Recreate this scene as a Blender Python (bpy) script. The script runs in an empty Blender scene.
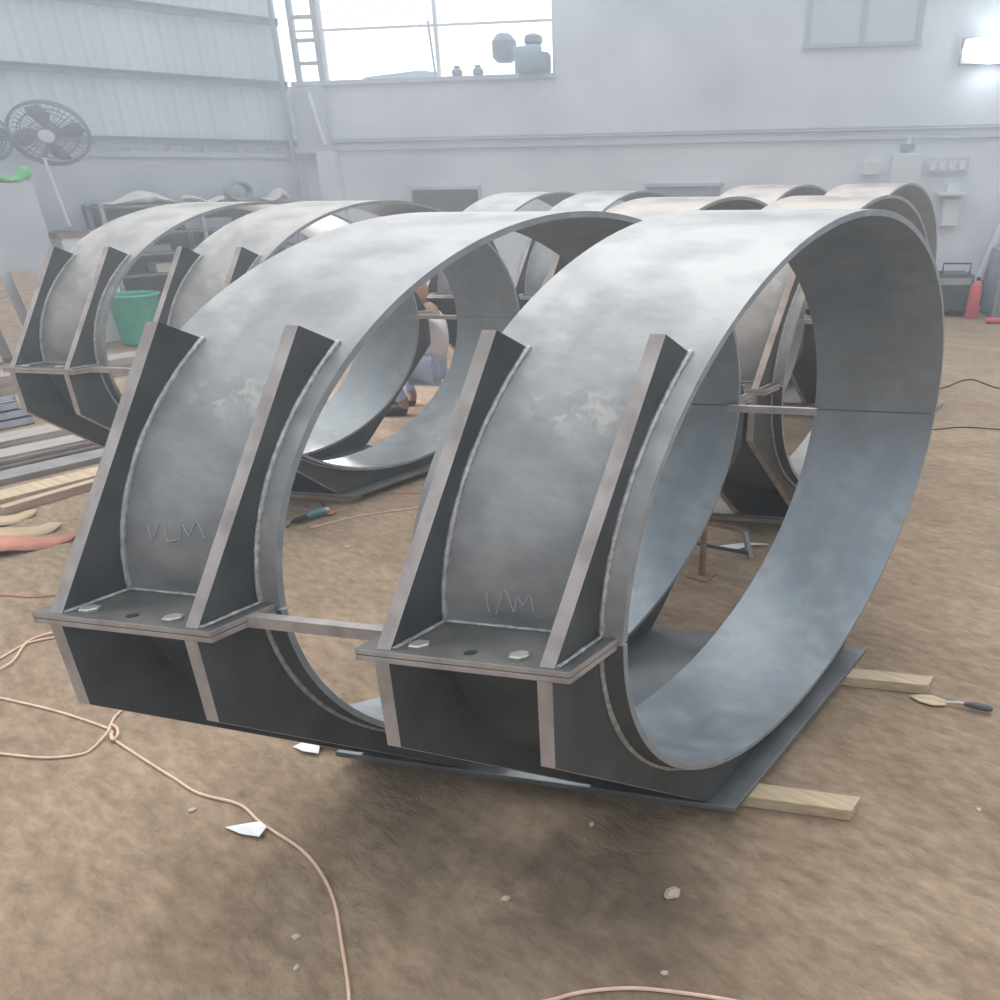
import bpy, bmesh, math, random
from mathutils import Vector, Matrix
random.seed(7)
C = bpy.context.scene.collection
PI = math.pi

# ------------------------------------------------------------------ camera
cam_d = bpy.data.cameras.new('camera'); cam = bpy.data.objects.new('camera', cam_d); C.objects.link(cam)
bpy.context.scene.camera = cam
yaw, pitch, roll = 0.6445, -0.4851, -0.0136
rt = Vector((math.cos(yaw), math.sin(yaw), 0)); fw = Vector((-math.sin(yaw), math.cos(yaw), 0)); up = Vector((0, 0, 1))
F = fw*math.cos(pitch) + up*math.sin(pitch); U = up*math.cos(pitch) - fw*math.sin(pitch)
Rr = rt*math.cos(roll) + U*math.sin(roll); U2 = U*math.cos(roll) - rt*math.sin(roll)
M = Matrix((Rr, U2, -F)).transposed().to_4x4(); M.translation = Vector((0.6934, -2.0427, 1.5377))
cam.matrix_world = M
cam_d.sensor_width = 36; cam_d.lens = 28.776
cam_d.shift_x = -0.083; cam_d.shift_y = 0.106
cam_d.clip_start = 0.05; cam_d.clip_end = 200

# ------------------------------------------------------------------ world and lights
w = bpy.data.worlds.new('sky'); bpy.context.scene.world = w; w.use_nodes = True
nt = w.node_tree; nt.nodes.clear()
wo = nt.nodes.new('ShaderNodeOutputWorld'); bg = nt.nodes.new('ShaderNodeBackground')
tc = nt.nodes.new('ShaderNodeTexCoord'); sx = nt.nodes.new('ShaderNodeSeparateXYZ')
nt.links.new(tc.outputs['Generated'], sx.inputs[0])
# overcast sky: dim towards the horizon, bright overhead and brightest low behind the far left corner
rmp = nt.nodes.new('ShaderNodeValToRGB')
rmp.color_ramp.elements[0].position = 0.0; rmp.color_ramp.elements[0].color = (.16, .175, .19, 1)
rmp.color_ramp.elements[1].position = 0.85; rmp.color_ramp.elements[1].color = (1.27, 1.31, 1.35, 1)
nt.links.new(sx.outputs['Z'], rmp.inputs[0])
dt = nt.nodes.new('ShaderNodeVectorMath'); dt.operation = 'DOT_PRODUCT'; dt.inputs[1].default_value = Vector((-.72, .62, .30)).normalized()
nt.links.new(tc.outputs['Generated'], dt.inputs[0])
gr = nt.nodes.new('ShaderNodeMapRange'); gr.interpolation_type = 'SMOOTHSTEP'
gr.inputs[1].default_value = .15; gr.inputs[2].default_value = 1.0; gr.inputs[3].default_value = 0; gr.inputs[4].default_value = 1.9
nt.links.new(dt.outputs['Value'], gr.inputs[0])
ad = nt.nodes.new('ShaderNodeVectorMath'); ad.operation = 'ADD'
nt.links.new(rmp.outputs[0], ad.inputs[0]); nt.links.new(gr.outputs[0], ad.inputs[1]); nt.links.new(ad.outputs[0], bg.inputs[0])
bg.inputs[1].default_value = 1.0
nt.links.new(bg.outputs[0], wo.inputs[0])
sun_d = bpy.data.lights.new('sun', 'SUN'); sun_d.energy = 0.8; sun_d.angle = math.radians(35); sun_d.color = (1, 0.97, 0.93)
sun = bpy.data.objects.new('sun', sun_d); C.objects.link(sun)
sun.rotation_euler = Vector((0.25, -0.55, -1.0)).to_track_quat('-Z', 'Y').to_euler()
vs = bpy.context.scene.view_settings
vs.view_transform = 'Standard'; vs.look = 'None'; vs.gamma = 1; vs.use_curve_mapping = False
vs.exposure = 0.28

# ------------------------------------------------------------------ helpers
def tag(o, label=None, cat=None, group=None, kind=None):
    if label: o['label'] = label
    if cat: o['category'] = cat
    if group: o['group'] = group
    if kind: o['kind'] = kind
    return o
def empty(name, loc=(0, 0, 0), rz=0.0):
    o = bpy.data.objects.new(name, None); C.objects.link(o); o.location = loc; o.rotation_euler = (0, 0, rz)
    o.empty_display_size = .1
    return o
class MB:
    def __init__(s): s.v = []; s.f = []; s.m = []
    def add(s, vs_, fs, mi=0):
        n = len(s.v); s.v += [tuple(p) for p in vs_]
        for i, f in enumerate(fs):
            s.f.append([a+n for a in f]); s.m.append(mi[i] if isinstance(mi, (list, tuple)) else mi)
        return s
    def box(s, x0, x1, y0, y1, z0, z1, mi=0):
        return s.add([(x0,y0,z0),(x1,y0,z0),(x1,y1,z0),(x0,y1,z0),(x0,y0,z1),(x1,y0,z1),(x1,y1,z1),(x0,y1,z1)],
              [(0,3,2,1),(4,5,6,7),(0,1,5,4),(1,2,6,5),(2,3,7,6),(3,0,4,7)], mi)
    def prism(s, pts, x0, x1, me=1, mf=0):      # outline in (y,z), extruded along x
        n = len(pts)
        vs_ = [(x0, p[0], p[1]) for p in pts] + [(x1, p[0], p[1]) for p in pts]
        fs = [tuple(range(n))[::-1], tuple(range(n, 2*n))] + [(i, (i+1) % n, n+(i+1) % n, n+i) for i in range(n)]
        return s.add(vs_, fs, [mf, mf] + [me]*n)
    def bar(s, a, b, wd, h=None, mi=0, upv=(0, 0, 1)):
        a = Vector(a); b = Vector(b); h = h or wd; d = (b-a).normalized(); u = Vector(upv)
        if abs(d.dot(u)) > .95: u = Vector((1, 0, 0))
        sd = d.cross(u).normalized()*wd/2; u = sd.cross(d).normalized()*h/2
        vs_ = [p+q for p in (a, b) for q in (-sd-u, sd-u, sd+u, -sd+u)]
        return s.add(vs_, [(3,2,1,0),(4,5,6,7),(0,1,5,4),(1,2,6,5),(2,3,7,6),(3,0,4,7)], mi)
    def tube(s, pts, r, n=8, mi=0, jitter=0, closed=False, rs=None):
        pts = [Vector(p) for p in pts]; L = len(pts); vs_ = []; pu = None
        for i, p in enumerate(pts):
            d = ((pts[(i+1) % L] if (closed or i+1 < L) else p) - (pts[i-1] if (closed or i > 0) else p)).normalized()
            u = Vector((0, 0, 1)) if pu is None else pu
            if pu is None and abs(d.z) > .9: u = Vector((1, 0, 0))
            sd = d.cross(u).normalized(); u = sd.cross(d).normalized(); pu = u
            rr = (rs[i] if rs else r)*(1+random.uniform(-jitter, jitter))
            vs_ += [p + (sd*math.cos(2*PI*k/n) + u*math.sin(2*PI*k/n))*rr for k in range(n)]
        fs = []
        for i in range(L if closed else L-1):
            j = (i+1) % L
            fs += [(i*n+k, i*n+(k+1) % n, j*n+(k+1) % n, j*n+k) for k in range(n)]
        if not closed: fs += [tuple(range(n))[::-1], tuple(range((L-1)*n, L*n))]
        return s.add(vs_, fs, mi)
    def lathe(s, prof, c=(0, 0, 0), n=24, mi=0, rot=None):
        vs_ = []
        for r, z in prof:
            for k in range(n):
                p = Vector((r*math.cos(2*PI*k/n), r*math.sin(2*PI*k/n), z))
                if rot: p = rot @ p
                vs_.append(p+Vector(c))
        fs = [(i*n+k, i*n+(k+1) % n, (i+1)*n+(k+1) % n, (i+1)*n+k) for i in range(len(prof)-1) for k in range(n)]
        fs += [tuple(range(n))[::-1], tuple(range((len(prof)-1)*n, len(prof)*n))]
        return s.add(vs_, fs, mi)
    def warp(s, fn): s.v = [tuple(fn(Vector(p))) for p in s.v]; return s
    def build(s, name, mats, parent=None, smooth=False, bevel=0, color=None):
        me = bpy.data.meshes.new(name); me.from_pydata(s.v, [], s.f); me.update()
        for m in (mats if isinstance(mats, (list, tuple)) else [mats]): me.materials.append(m)
        me.polygons.foreach_set('material_index', s.m)
        bm = bmesh.new(); bm.from_mesh(me); bmesh.ops.recalc_face_normals(bm, faces=bm.faces); bm.to_mesh(me); bm.free()
        if smooth:
            me.polygons.foreach_set('use_smooth', [True]*len(me.polygons))
            try: me.set_sharp_from_angle(angle=math.radians(40))
            except Exception: pass
        o = bpy.data.objects.new(name, me); C.objects.link(o)
        if parent: o.parent = parent
        if bevel:
            b = o.modifiers.new('bevel', 'BEVEL'); b.width = bevel; b.segments = 2; b.limit_method = 'ANGLE'; b.angle_limit = math.radians(50)
        if color: o.color = color
        return o
def smooth_path(pts, n=8):
    P = [Vector(p) for p in pts]; out = []
    for i in range(len(P)-1):
        p0 = P[max(i-1, 0)]; p1 = P[i]; p2 = P[i+1]; p3 = P[min(i+2, len(P)-1)]
        for k in range(n):
            t = k/n
            out.append(.5*((2*p1)+(p2-p0)*t+(2*p0-5*p1+4*p2-p3)*t*t+(3*p1-p0-3*p2+p3)*t**3))
    out.append(P[-1]); return out

# ------------------------------------------------------------------ materials
def mat(name, c1, c2=None, rough=.6, metal=0.0, scale=6.0, detail=6, stretch=(1, 1, 1), bump=0.0, bscale=None,
        rough2=None, tint=False, lo=.35, hi=.65, c3=None, s3=1.2, lo3=.55, hi3=.7, emit=None, es=0, spec=None):
    m = bpy.data.materials.new(name); m.use_nodes = True; nt = m.node_tree; N = nt.nodes; L = nt.links
    b = N['Principled BSDF']; b.inputs['Metallic'].default_value = metal; b.inputs['Roughness'].default_value = rough
    if spec is not None: b.inputs['Specular IOR Level'].default_value = spec
    c2 = c2 or c1
    tc = N.new('ShaderNodeTexCoord'); mp = N.new('ShaderNodeMapping'); mp.inputs['Scale'].default_value = stretch
    L.new(tc.outputs['Object'], mp.inputs[0])
    nz = N.new('ShaderNodeTexNoise'); nz.inputs['Scale'].default_value = scale; nz.inputs['Detail'].default_value = detail
    L.new(mp.outputs[0], nz.inputs[0])
    r = N.new('ShaderNodeValToRGB'); r.color_ramp.elements[0].position = lo; r.color_ramp.elements[1].position = hi
    r.color_ramp.elements[0].color = (*c1, 1); r.color_ramp.elements[1].color = (*c2, 1)
    L.new(nz.outputs[0], r.inputs[0]); col = r.outputs[0]
    if c3:
        n3 = N.new('ShaderNodeTexNoise'); n3.inputs['Scale'].default_value = s3; n3.inputs['Detail'].default_value = 5
        L.new(tc.outputs['Object'], n3.inputs[0])
        r3 = N.new('ShaderNodeValToRGB'); r3.color_ramp.elements[0].position = lo3; r3.color_ramp.elements[1].position = hi3
        L.new(n3.outputs[0], r3.inputs[0])
        mx = N.new('ShaderNodeMixRGB'); L.new(r3.outputs[0], mx.inputs[0]); L.new(col, mx.inputs[1]); mx.inputs[2].default_value = (*c3, 1); col = mx.outputs[0]
    if tint:
        oi = N.new('ShaderNodeObjectInfo'); mx = N.new('ShaderNodeMixRGB'); mx.blend_type = 'MULTIPLY'; mx.inputs[0].default_value = 1
        L.new(col, mx.inputs[1]); L.new(oi.outputs['Color'], mx.inputs[2]); col = mx.outputs[0]
    L.new(col, b.inputs['Base Color'])
    if rough2 is not None:
        mr = N.new('ShaderNodeMapRange'); mr.inputs[1].default_value = .3; mr.inputs[2].default_value = .7
        mr.inputs[3].default_value = rough; mr.inputs[4].default_value = rough2
        L.new(nz.outputs[0], mr.inputs[0]); L.new(mr.outputs[0], b.inputs['Roughness'])
    if bump:
        nb = N.new('ShaderNodeTexNoise'); nb.inputs['Scale'].default_value = bscale or scale*4; nb.inputs['Detail'].default_value = 6
        L.new(mp.outputs[0], nb.inputs[0]); bp = N.new('ShaderNodeBump'); bp.inputs['Strength'].default_value = bump; bp.inputs['Distance'].default_value = .02
        L.new(nb.outputs[0], bp.inputs['Height']); L.new(bp.outputs[0], b.inputs['Normal'])
    if emit: b.inputs['Emission Color'].default_value = (*emit, 1); b.inputs['Emission Strength'].default_value = es
    return m
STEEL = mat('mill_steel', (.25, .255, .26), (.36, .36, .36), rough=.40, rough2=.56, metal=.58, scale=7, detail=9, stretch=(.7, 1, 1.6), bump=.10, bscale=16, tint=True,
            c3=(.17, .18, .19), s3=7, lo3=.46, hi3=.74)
HAZE_SCALE = mat('haze_tinted_mill_scale', (.22, .262, .298), (.31, .345, .372), rough=.42, rough2=.54, metal=.6, scale=9, detail=9, stretch=(1, 1, .5), bump=.08, bscale=16, tint=True,
            c3=(.25, .27, .285), s3=14, lo3=.48, hi3=.7)  # inner mill scale, with the blue veil of haze put into its colour
RIM = mat('shell_rim', (.27, .30, .33), (.36, .39, .42), rough=.5, metal=.4, scale=18, tint=True)
FLG = mat('flange_steel', (.085, .088, .088), (.15, .148, .142), rough=.5, rough2=.65, metal=.4, scale=11, bump=.1, tint=True)
BASE = mat('base_plate_steel', (.15, .165, .175), (.22, .235, .245), rough=.38, rough2=.5, metal=.6, scale=6, bump=.08, tint=True)
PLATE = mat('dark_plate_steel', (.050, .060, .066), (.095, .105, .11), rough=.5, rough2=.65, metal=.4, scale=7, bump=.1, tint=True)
EDGE = mat('cut_steel_edge', (.31, .275, .265), (.47, .43, .415), rough=.55, metal=.3, scale=18, stretch=(1, 1, .5), tint=True)
WELD = mat('weld_bead', (.34, .34, .34), (.58, .57, .56), rough=.5, metal=.5, scale=60, bump=.3, bscale=120)
BOLT = mat('bolt_steel', (.42, .40, .37), (.6, .57, .53), rough=.4, metal=.7, scale=30)
HOLE = mat('bolt_hole_dark', (.02, .02, .022), rough=.9)
CHALK = mat('chalk', (.33, .335, .34), rough=.9)
DIRT = None
WOODL = mat('sawn_timber', (.44, .34, .22), (.58, .47, .32), rough=.75, scale=5, stretch=(1, 10, 10), bump=.2)
WOODD = mat('weathered_timber', (.40, .30, .22), (.55, .42, .31), rough=.8, scale=5, stretch=(10, 1, 10), bump=.2)
PLASTER = mat('wall_plaster', (.76, .79, .83), (.86, .88, .92), rough=.9, scale=1.1, detail=8, bump=.1, bscale=8, c3=(.55, .57, .62), s3=.7, lo3=.5, hi3=.8)
PLASTER_D = mat('grey_render', (.52, .54, .59), (.66, .68, .72), rough=.9, scale=1.3, detail=8, bump=.1, bscale=8)
GALV = mat('galvanised_sheet', (.72, .79, .82), (.82, .87, .90), rough=.6, metal=.1, scale=1.2, stretch=(1, 1, .3))
GREYM = mat('grey_painted_steel', (.28, .31, .35), (.38, .41, .45), rough=.55, scale=5)
PIPE = mat('conduit', (.45, .48, .52), rough=.5)
WHITE = mat('white_enamel', (.80, .82, .85), rough=.45)
PAPER = mat('white_paper', (.82, .84, .84), rough=.8)
CORD = mat('peach_cord', (.72, .48, .36), (.80, .58, .45), rough=.6, scale=30)
DARK = mat('dark_machine_paint', (.045, .055, .065), (.08, .09, .10), rough=.5)
FANM = mat('fan_grey', (.16, .17, .20), (.22, .23, .26), rough=.5)
GREEN = mat('green_plastic', (.05, .36, .24), (.08, .45, .31), rough=.5, scale=8)
LIME = mat('bright_green_cloth', (.12, .55, .15), rough=.7)
RED = mat('red_paint', (.70, .12, .12), rough=.45)
REDB = mat('red_brown_board', (.45, .18, .12), (.55, .24, .17), rough=.7, scale=12)
BLUE = mat('teal_tool_plastic', (.03, .14, .18), (.10, .24, .28), rough=.4)
BLACK = mat('black_rubber', (.02, .02, .02), rough=.6)
CLOTH = mat('cream_sacking', (.68, .62, .56), (.80, .76, .70), rough=.9, scale=12, bump=.4)
GLASS_W = mat('frosted_pane', (.62, .70, .74), rough=.3)
RUST = mat('rusty_steel', (.22, .13, .08), (.35, .23, .16), rough=.7, scale=15)
def dirt_material():
    m = bpy.data.materials.new('packed_earth'); m.use_nodes = True; nt = m.node_tree; N = nt.nodes; L = nt.links
    b = N['Principled BSDF']; b.inputs['Roughness'].default_value = .9; b.inputs['Specular IOR Level'].default_value = .2
    tc = N.new('ShaderNodeTexCoord')
    def noise(scale, det, mpv=None, dist=0):
        n = N.new('ShaderNodeTexNoise'); n.inputs['Scale'].default_value = scale; n.inputs['Detail'].default_value = det; n.inputs['Distortion'].default_value = dist; n.inputs['Roughness'].default_value = .68
        if mpv:
            mp = N.new('ShaderNodeMapping'); mp.inputs['Scale'].default_value = mpv; mp.inputs['Rotation'].default_value = (0, 0, .64); L.new(tc.outputs['Object'], mp.inputs[0]); L.new(mp.outputs[0], n.inputs[0])
        else: L.new(tc.outputs['Object'], n.inputs[0])
        return n.outputs[0]
    def ramp(src, p0, c0, p1, c1):
        r = N.new('ShaderNodeValToRGB'); r.color_ramp.elements[0].position = p0; r.color_ramp.elements[1].position = p1
        r.color_ramp.elements[0].color = (*c0, 1); r.color_ramp.elements[1].color = (*c1, 1); L.new(src, r.inputs[0]); return r.outputs[0]
    def mix(f, a, c, mode='MIX'):
        x = N.new('ShaderNodeMixRGB'); x.blend_type = mode
        if isinstance(f, float): x.inputs[0].default_value = f
        else: L.new(f, x.inputs[0])
        L.new(a, x.inputs[1])
        if isinstance(c, tuple): x.inputs[2].default_value = (*c, 1)
        else: L.new(c, x.inputs[2])
        return x.outputs[0]
    base = ramp(noise(1.3, 8, (1, 2, 1)), .35, (.31, .225, .152), .65, (.45, .342, .24))
    fine = ramp(noise(13, 14, (1, 2.0, 1), .2), .33, (.66, .65, .64), .62, (1.05, 1.05, 1.05))
    c = mix(1.0, base, fine, 'MULTIPLY')
    # trodden dark grease stains with shapes of their own
    sp = N.new('ShaderNodeSeparateXYZ'); L.new(tc.outputs['Object'], sp.inputs[0])
    def blob(cx, cy, rx, ry):
        mp = N.new('ShaderNodeMapping'); mp.inputs['Location'].default_value = (-cx/rx, -cy/ry, 0); mp.inputs['Scale'].default_value = (1/rx, 1/ry, 0)
        L.new(tc.outputs['Object'], mp.inputs[0]); v = N.new('ShaderNodeVectorMath'); v.operation = 'LENGTH'; L.new(mp.outputs[0], v.inputs[0])
        mr = N.new('ShaderNodeMapRange'); mr.inputs[1].default_value = .2; mr.inputs[2].default_value = 1; mr.inputs[3].default_value = 1; mr.inputs[4].default_value = 0; L.new(v.outputs['Value'], mr.inputs[0]); return mr.outputs[0]
    sn = noise(4, 8, None, .5)
    for (cx, cy, rx, ry, g) in ((-.32, -.98, .62, .34, 1.0), (-.1, -.85, .5, .25, .8), (-.75, 1.0, 1.0, .6, .35)):
        mul = N.new('ShaderNodeMath'); mul.operation = 'MULTIPLY'; L.new(blob(cx, cy, rx, ry), mul.inputs[0]); L.new(ramp(sn, .30, (0, 0, 0), .60, (1, 1, 1)), mul.inputs[1])
        m2 = N.new('ShaderNodeMath'); m2.operation = 'MULTIPLY'; L.new(mul.outputs[0], m2.inputs[0]); m2.inputs[1].default_value = g*.75
        c = mix(m2.outputs[0], c, (.12, .092, .068))
    c = mix(ramp(noise(26, 5, (1, 3.5, 1)), .64, (0, 0, 0), .76, (.55, .55, .55)), c, (.17, .12, .085))
    L.new(c, b.inputs['Base Color'])
    bp = N.new('ShaderNodeBump'); bp.inputs['Strength'].default_value = .8; bp.inputs['Distance'].default_value = .03
    L.new(noise(9, 10, (1, 1.8, 1), .4), bp.inputs['Height']); L.new(bp.outputs[0], b.inputs['Normal'])
    return m
DIRT = dirt_material()

def scuff(m, c, rad, col):
    nt = m.node_tree; N = nt.nodes; L = nt.links; b = N['Principled BSDF']
    tc = N.new('ShaderNodeTexCoord'); mp = N.new('ShaderNodeMapping'); mp.inputs['Location'].default_value = tuple(-c[i]/rad[i] for i in range(3)); mp.inputs['Scale'].default_value = tuple(1/r for r in rad)
    L.new(tc.outputs['Object'], mp.inputs[0]); v = N.new('ShaderNodeVectorMath'); v.operation = 'LENGTH'; L.new(mp.outputs[0], v.inputs[0])
    mr = N.new('ShaderNodeMapRange'); mr.inputs[1].default_value = .1; mr.inputs[2].default_value = 1; mr.inputs[3].default_value = .5; mr.inputs[4].default_value = 0; L.new(v.outputs['Value'], mr.inputs[0])
    nz = N.new('ShaderNodeTexNoise'); nz.inputs['Scale'].default_value = 28; nz.inputs['Detail'].default_value = 8; nz.inputs['Distortion'].default_value = 1; L.new(tc.outputs['Object'], nz.inputs[0])
    r = N.new('ShaderNodeValToRGB'); r.color_ramp.elements[0].position = .47; r.color_ramp.elements[1].position = .60; L.new(nz.outputs[0], r.inputs[0])
    mu = N.new('ShaderNodeMath'); mu.operation = 'MULTIPLY'; L.new(mr.outputs[0], mu.inputs[0]); L.new(r.outputs[0], mu.inputs[1])
    mx = N.new('ShaderNodeMixRGB'); L.new(mu.outputs[0], mx.inputs[0]); src = b.inputs['Base Color'].links[0].from_socket
    L.new(src, mx.inputs[1]); mx.inputs[2].default_value = (*col, 1); L.new(mx.outputs[0], b.inputs['Base Color'])
scuff(STEEL, (-0.165, -0.902, 1.178), (.15, .11, .05), (.62, .58, .52))
# ------------------------------------------------------------------ the shell of the workshop
def S_(o): return tag(o, kind='structure')
fl = MB(); NX, NY = 90, 90
def fz(x, y): return -0.004 + .004*math.sin(x*3.1+y*1.7)*math.sin(y*2.3-x)*.5
fl.v = [(-14+22*i/NX, -6+20*j/NY, 0) for j in range(NY+1) for i in range(NX+1)]
fl.f = [(j*(NX+1)+i, j*(NX+1)+i+1, (j+1)*(NX+1)+i+1, (j+1)*(NX+1)+i) for j in range(NY) for i in range(NX)]; fl.m = [0]*len(fl.f)
S_(fl.build('floor', DIRT))
WR = Vector((-1.925, 9.951, 0)); WT = Vector((-.8897, -.4565, 0)); WN = Vector((-.4565, .8897, 0))   # back wall: along it to the left, and outwards
def bw(s, d, z): return WR + WT*s + WN*d + Vector((0, 0, z))        # a point of the back wall frame
def bwall(mb, s0, s1, d0, d1, z0, z1, mi=0):
    n = len(mb.v); mb.box(s0, s1, d0, d1, z0, z1, mi)
    for i in range(n, len(mb.v)): mb.v[i] = tuple(bw(*mb.v[i]))
    return mb
SC = 9.02
b = MB()
bwall(b, -5.5, SC+.1, 0, .2, 0, 2.74)
bwall(b, -5.5, 5.45, 0, .2, 2.74, 5.2)
S_(b.build('wall_back', PLASTER))
b = MB()
for z, r in ((2.09, .018), (2.115, .012)): b.tube([bw(s, -.03, z) for s in (-5, 0, 4, 8.9)], r, 6)
b.tube([bw(s, -.03, 1.99) for s in (-5, -1, 3, 8.6)], .014, 6)
S_(b.build('trim_1', PIPE))
b = MB(); bwall(b, 5.45, SC, -.05, .22, 2.74, 2.79); S_(b.build('trim_2', PLASTER_D))
LK = Vector((-9.95, 5.83, 0)); LT = Vector((-.144, -.9896, 0)); LN = Vector((.9896, -.144, 0))   # left wall: along it towards the camera, and into the room
def lw(s, d, z): return LK + LT*s + LN*d + Vector((0, 0, z))
def lwall(mb, s0, s1, d0, d1, z0, z1, mi=0):
    n = len(mb.v); mb.box(s0, s1, d0, d1, z0, z1, mi)
    for i in range(n, len(mb.v)): mb.v[i] = tuple(lw(*mb.v[i]))
    return mb
b = MB(); lwall(b, 0, 10.5, -.2, 0, 0, 1.93); 
S_(b.build('wall_left', PLASTER_D))
b = MB(); pts = []; n = 0                                            # trapezoid-ribbed sheeting above the masonry
s = .06; z0, z1 = 1.93, 5.2; prof = []
while s < 10.4:
    prof += [(s, -.06), (s+.11, -.06), (s+.14, -.02), (s+.19, -.02)]; s += .22
for t, d in prof: b.v.append(tuple(lw(t, d, z0))); b.v.append(tuple(lw(t, d, z1)))
b.f = [(2*i, 2*i+2, 2*i+3, 2*i+1) for i in range(len(prof)-1)]; b.m = [0]*len(b.f)
o = b.build('wall_left_cladding', GALV); sm = o.modifiers.new('s', 'SOLIDIFY'); sm.thickness = .004; S_(o)
for k, z in enumerate((2.07, 2.74, 3.42)):
    b = MB(); lwall(b, .1, 10.4, .0, .06, z-.035, z+.035); lwall(b, .1, 10.4, .0, .10, z+.03, z+.04)
    S_(b.build('trim_%d' % (3+k), GREYM))
b = MB(); lwall(b, 0, 10.5, -.2, .03, 1.90, 1.96); S_(b.build('trim_6', PLASTER_D))
# corner column
b = MB(); bwall(b, 8.56, 8.98, -.16, -.01, 1.96, 2.72); S_(b.build('trim_7', PLASTER_D))
b = MB(); b.bar(bw(8.72, -.19, 2.66), bw(8.60, -.19, 2.05), .05, .03); S_(b.build('trim_9', WHITE))
b = MB(); b.tube([lw(.22, .14, 0), lw(.22, .14, 5.2)], .035, 4); S_(b.build('trim_10', GREYM))
b = MB(); b.box(-.12, .12, -.09, .09, 0, 1.98); 
for i, v in enumerate(b.v): b.v[i] = tuple(bw(8.62+v[0], -.1+v[1], v[2]))
S_(b.build('trim_8', PLASTER))
# opening in the corner: frame, bars and pale lattice
b = MB()
for s_ in (5.47, 7.0, 8.55): bwall(b, s_-.02, s_+.02, .05, .11, 2.74, 5.2)
for z in (3.35, 3.9): bwall(b, 5.45, 8.9, .06, .10, z-.012, z+.012)
o = S_(b.build('window_1', WHITE))
b = MB()
for k in range(34): bwall(b, 7.05+k*.045, 7.055+k*.045, .12, .125, 3.3, 5.1)
for k in range(30): bwall(b, 7.03, 8.55, .12, .125, 3.3+k*.06, 3.305+k*.06)
b.build('lattice', WHITE, o)
b = MB()
for s_ in (8.62, 8.95): bwall(b, s_-.03, s_+.03, .04, .12, 2.74, 5.2)
for z in (2.78, 3.0, 3.25, 3.5, 4.2): bwall(b, 8.62, 8.95, .05, .11, z-.02, z+.02)
S_(b.build('window_2', PIPE))
# shuttered window high on the back wall
b = MB()
s0, s1, zb, zt = 1.12, 2.38, 2.98, 4.2
for a in (s0, (s0+s1)/2, s1): bwall(b, a-.03, a+.03, -.05, .0, zb, zt)
bwall(b, s0-.05, s1+.05, -.06, .0, zb-.04, zb); bwall(b, s0-.05, s1+.05, -.06, .0, zt, zt+.04)
o = S_(b.build('window_3', PIPE))
b = MB(); bwall(b, s0+.03, (s0+s1)/2-.03, -.02, 0, zb, zt); b.build('pane', GLASS_W, o)
b = MB(); bwall(b, (s0+s1)/2+.03, s1-.03, -.02, 0, zb, zt); b.build('pane', GLASS_W, o)
# low doorway recesses behind the rings
for k, (s0, s1, m_, nm) in enumerate(((6.55, 7.5, DARK, 'door_1'), (3.3, 4.25, GREYM, 'door_2'))):
    b = MB(); bwall(b, s0, s1, -.02, .0, 0, 1.5, 0); bwall(b, s0-.04, s0, -.05, 0, 0, 1.54, 1); bwall(b, s1, s1+.04, -.05, 0, 0, 1.54, 1); bwall(b, s0-.04, s1+.04, -.05, 0, 1.5, 1.54, 1)
    S_(b.build(nm, [m_, PLASTER_D]))
b = MB(); b.box(4.2, 4.4, -6, 13, 0, 5.2); S_(b.build('wall_right', PLASTER_D))

# ------------------------------------------------------------------ the pipe clamp supports
K = 0.4419; R = 1.0; SV = 0.6825; ZC = 0.7472+.05; W = 0.3801; G = 0.6321; T = .014; YF = 1.14
def sk(p): return Vector((p.x, p.y + K*p.x, p.z))                   # the rings sit oblique to their row
def ell(a, r=1.0, dr=0.0): return ((R*r+dr)*math.cos(a), ZC + (SV*r+dr)*math.sin(a))
def skb(mb, *a, **k): mb.warp(sk); return mb.build(*a, **k)
def shell(a0, a1, n=72, mo=0):
    mb = MB(); nx = 4
    vs_ = []; 
    for i in range(n+1):
        a = a0+(a1-a0)*i/n
        (yo, zo), (yi, zi) = ell(a), ell(a, 1, -T)
        for j in range(nx+1): vs_.append((-W*j/nx, yo, zo))
        for j in range(nx+1): vs_.append((-W*j/nx, yi, zi))
    q = 2*(nx+1); fs = []; ms = []
    for i in range(n):
        A = i*q; B = A+q
        for j in range(nx):
            fs.append((A+j, A+j+1, B+j+1, B+j)); ms.append(mo)
            fs.append((A+nx+1+j, B+nx+1+j, B+nx+2+j, A+nx+2+j)); ms.append(2)
        fs.append((A, B, B+nx+1, A+nx+1)); ms.append(1)
        fs.append((A+nx, A+2*nx+1, B+2*nx+1, B+nx)); ms.append(1)
    for A in (0, n*q):
        for j in range(nx): fs.append((A+j, A+nx+1+j, A+nx+2+j, A+j+1)); ms.append(1)
    return mb.add(vs_, fs, ms)
FT = .0125
def weld(x, a0, a1, side=1, n=60):
    return MB().tube([(x, *ell(a0+(a1-a0)*i/n, 1, .003)) for i in range(n+1)], .0045, 6, jitter=.16)
XG = ((-.0646, -.0396), (-.3405, -.3155))
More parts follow.
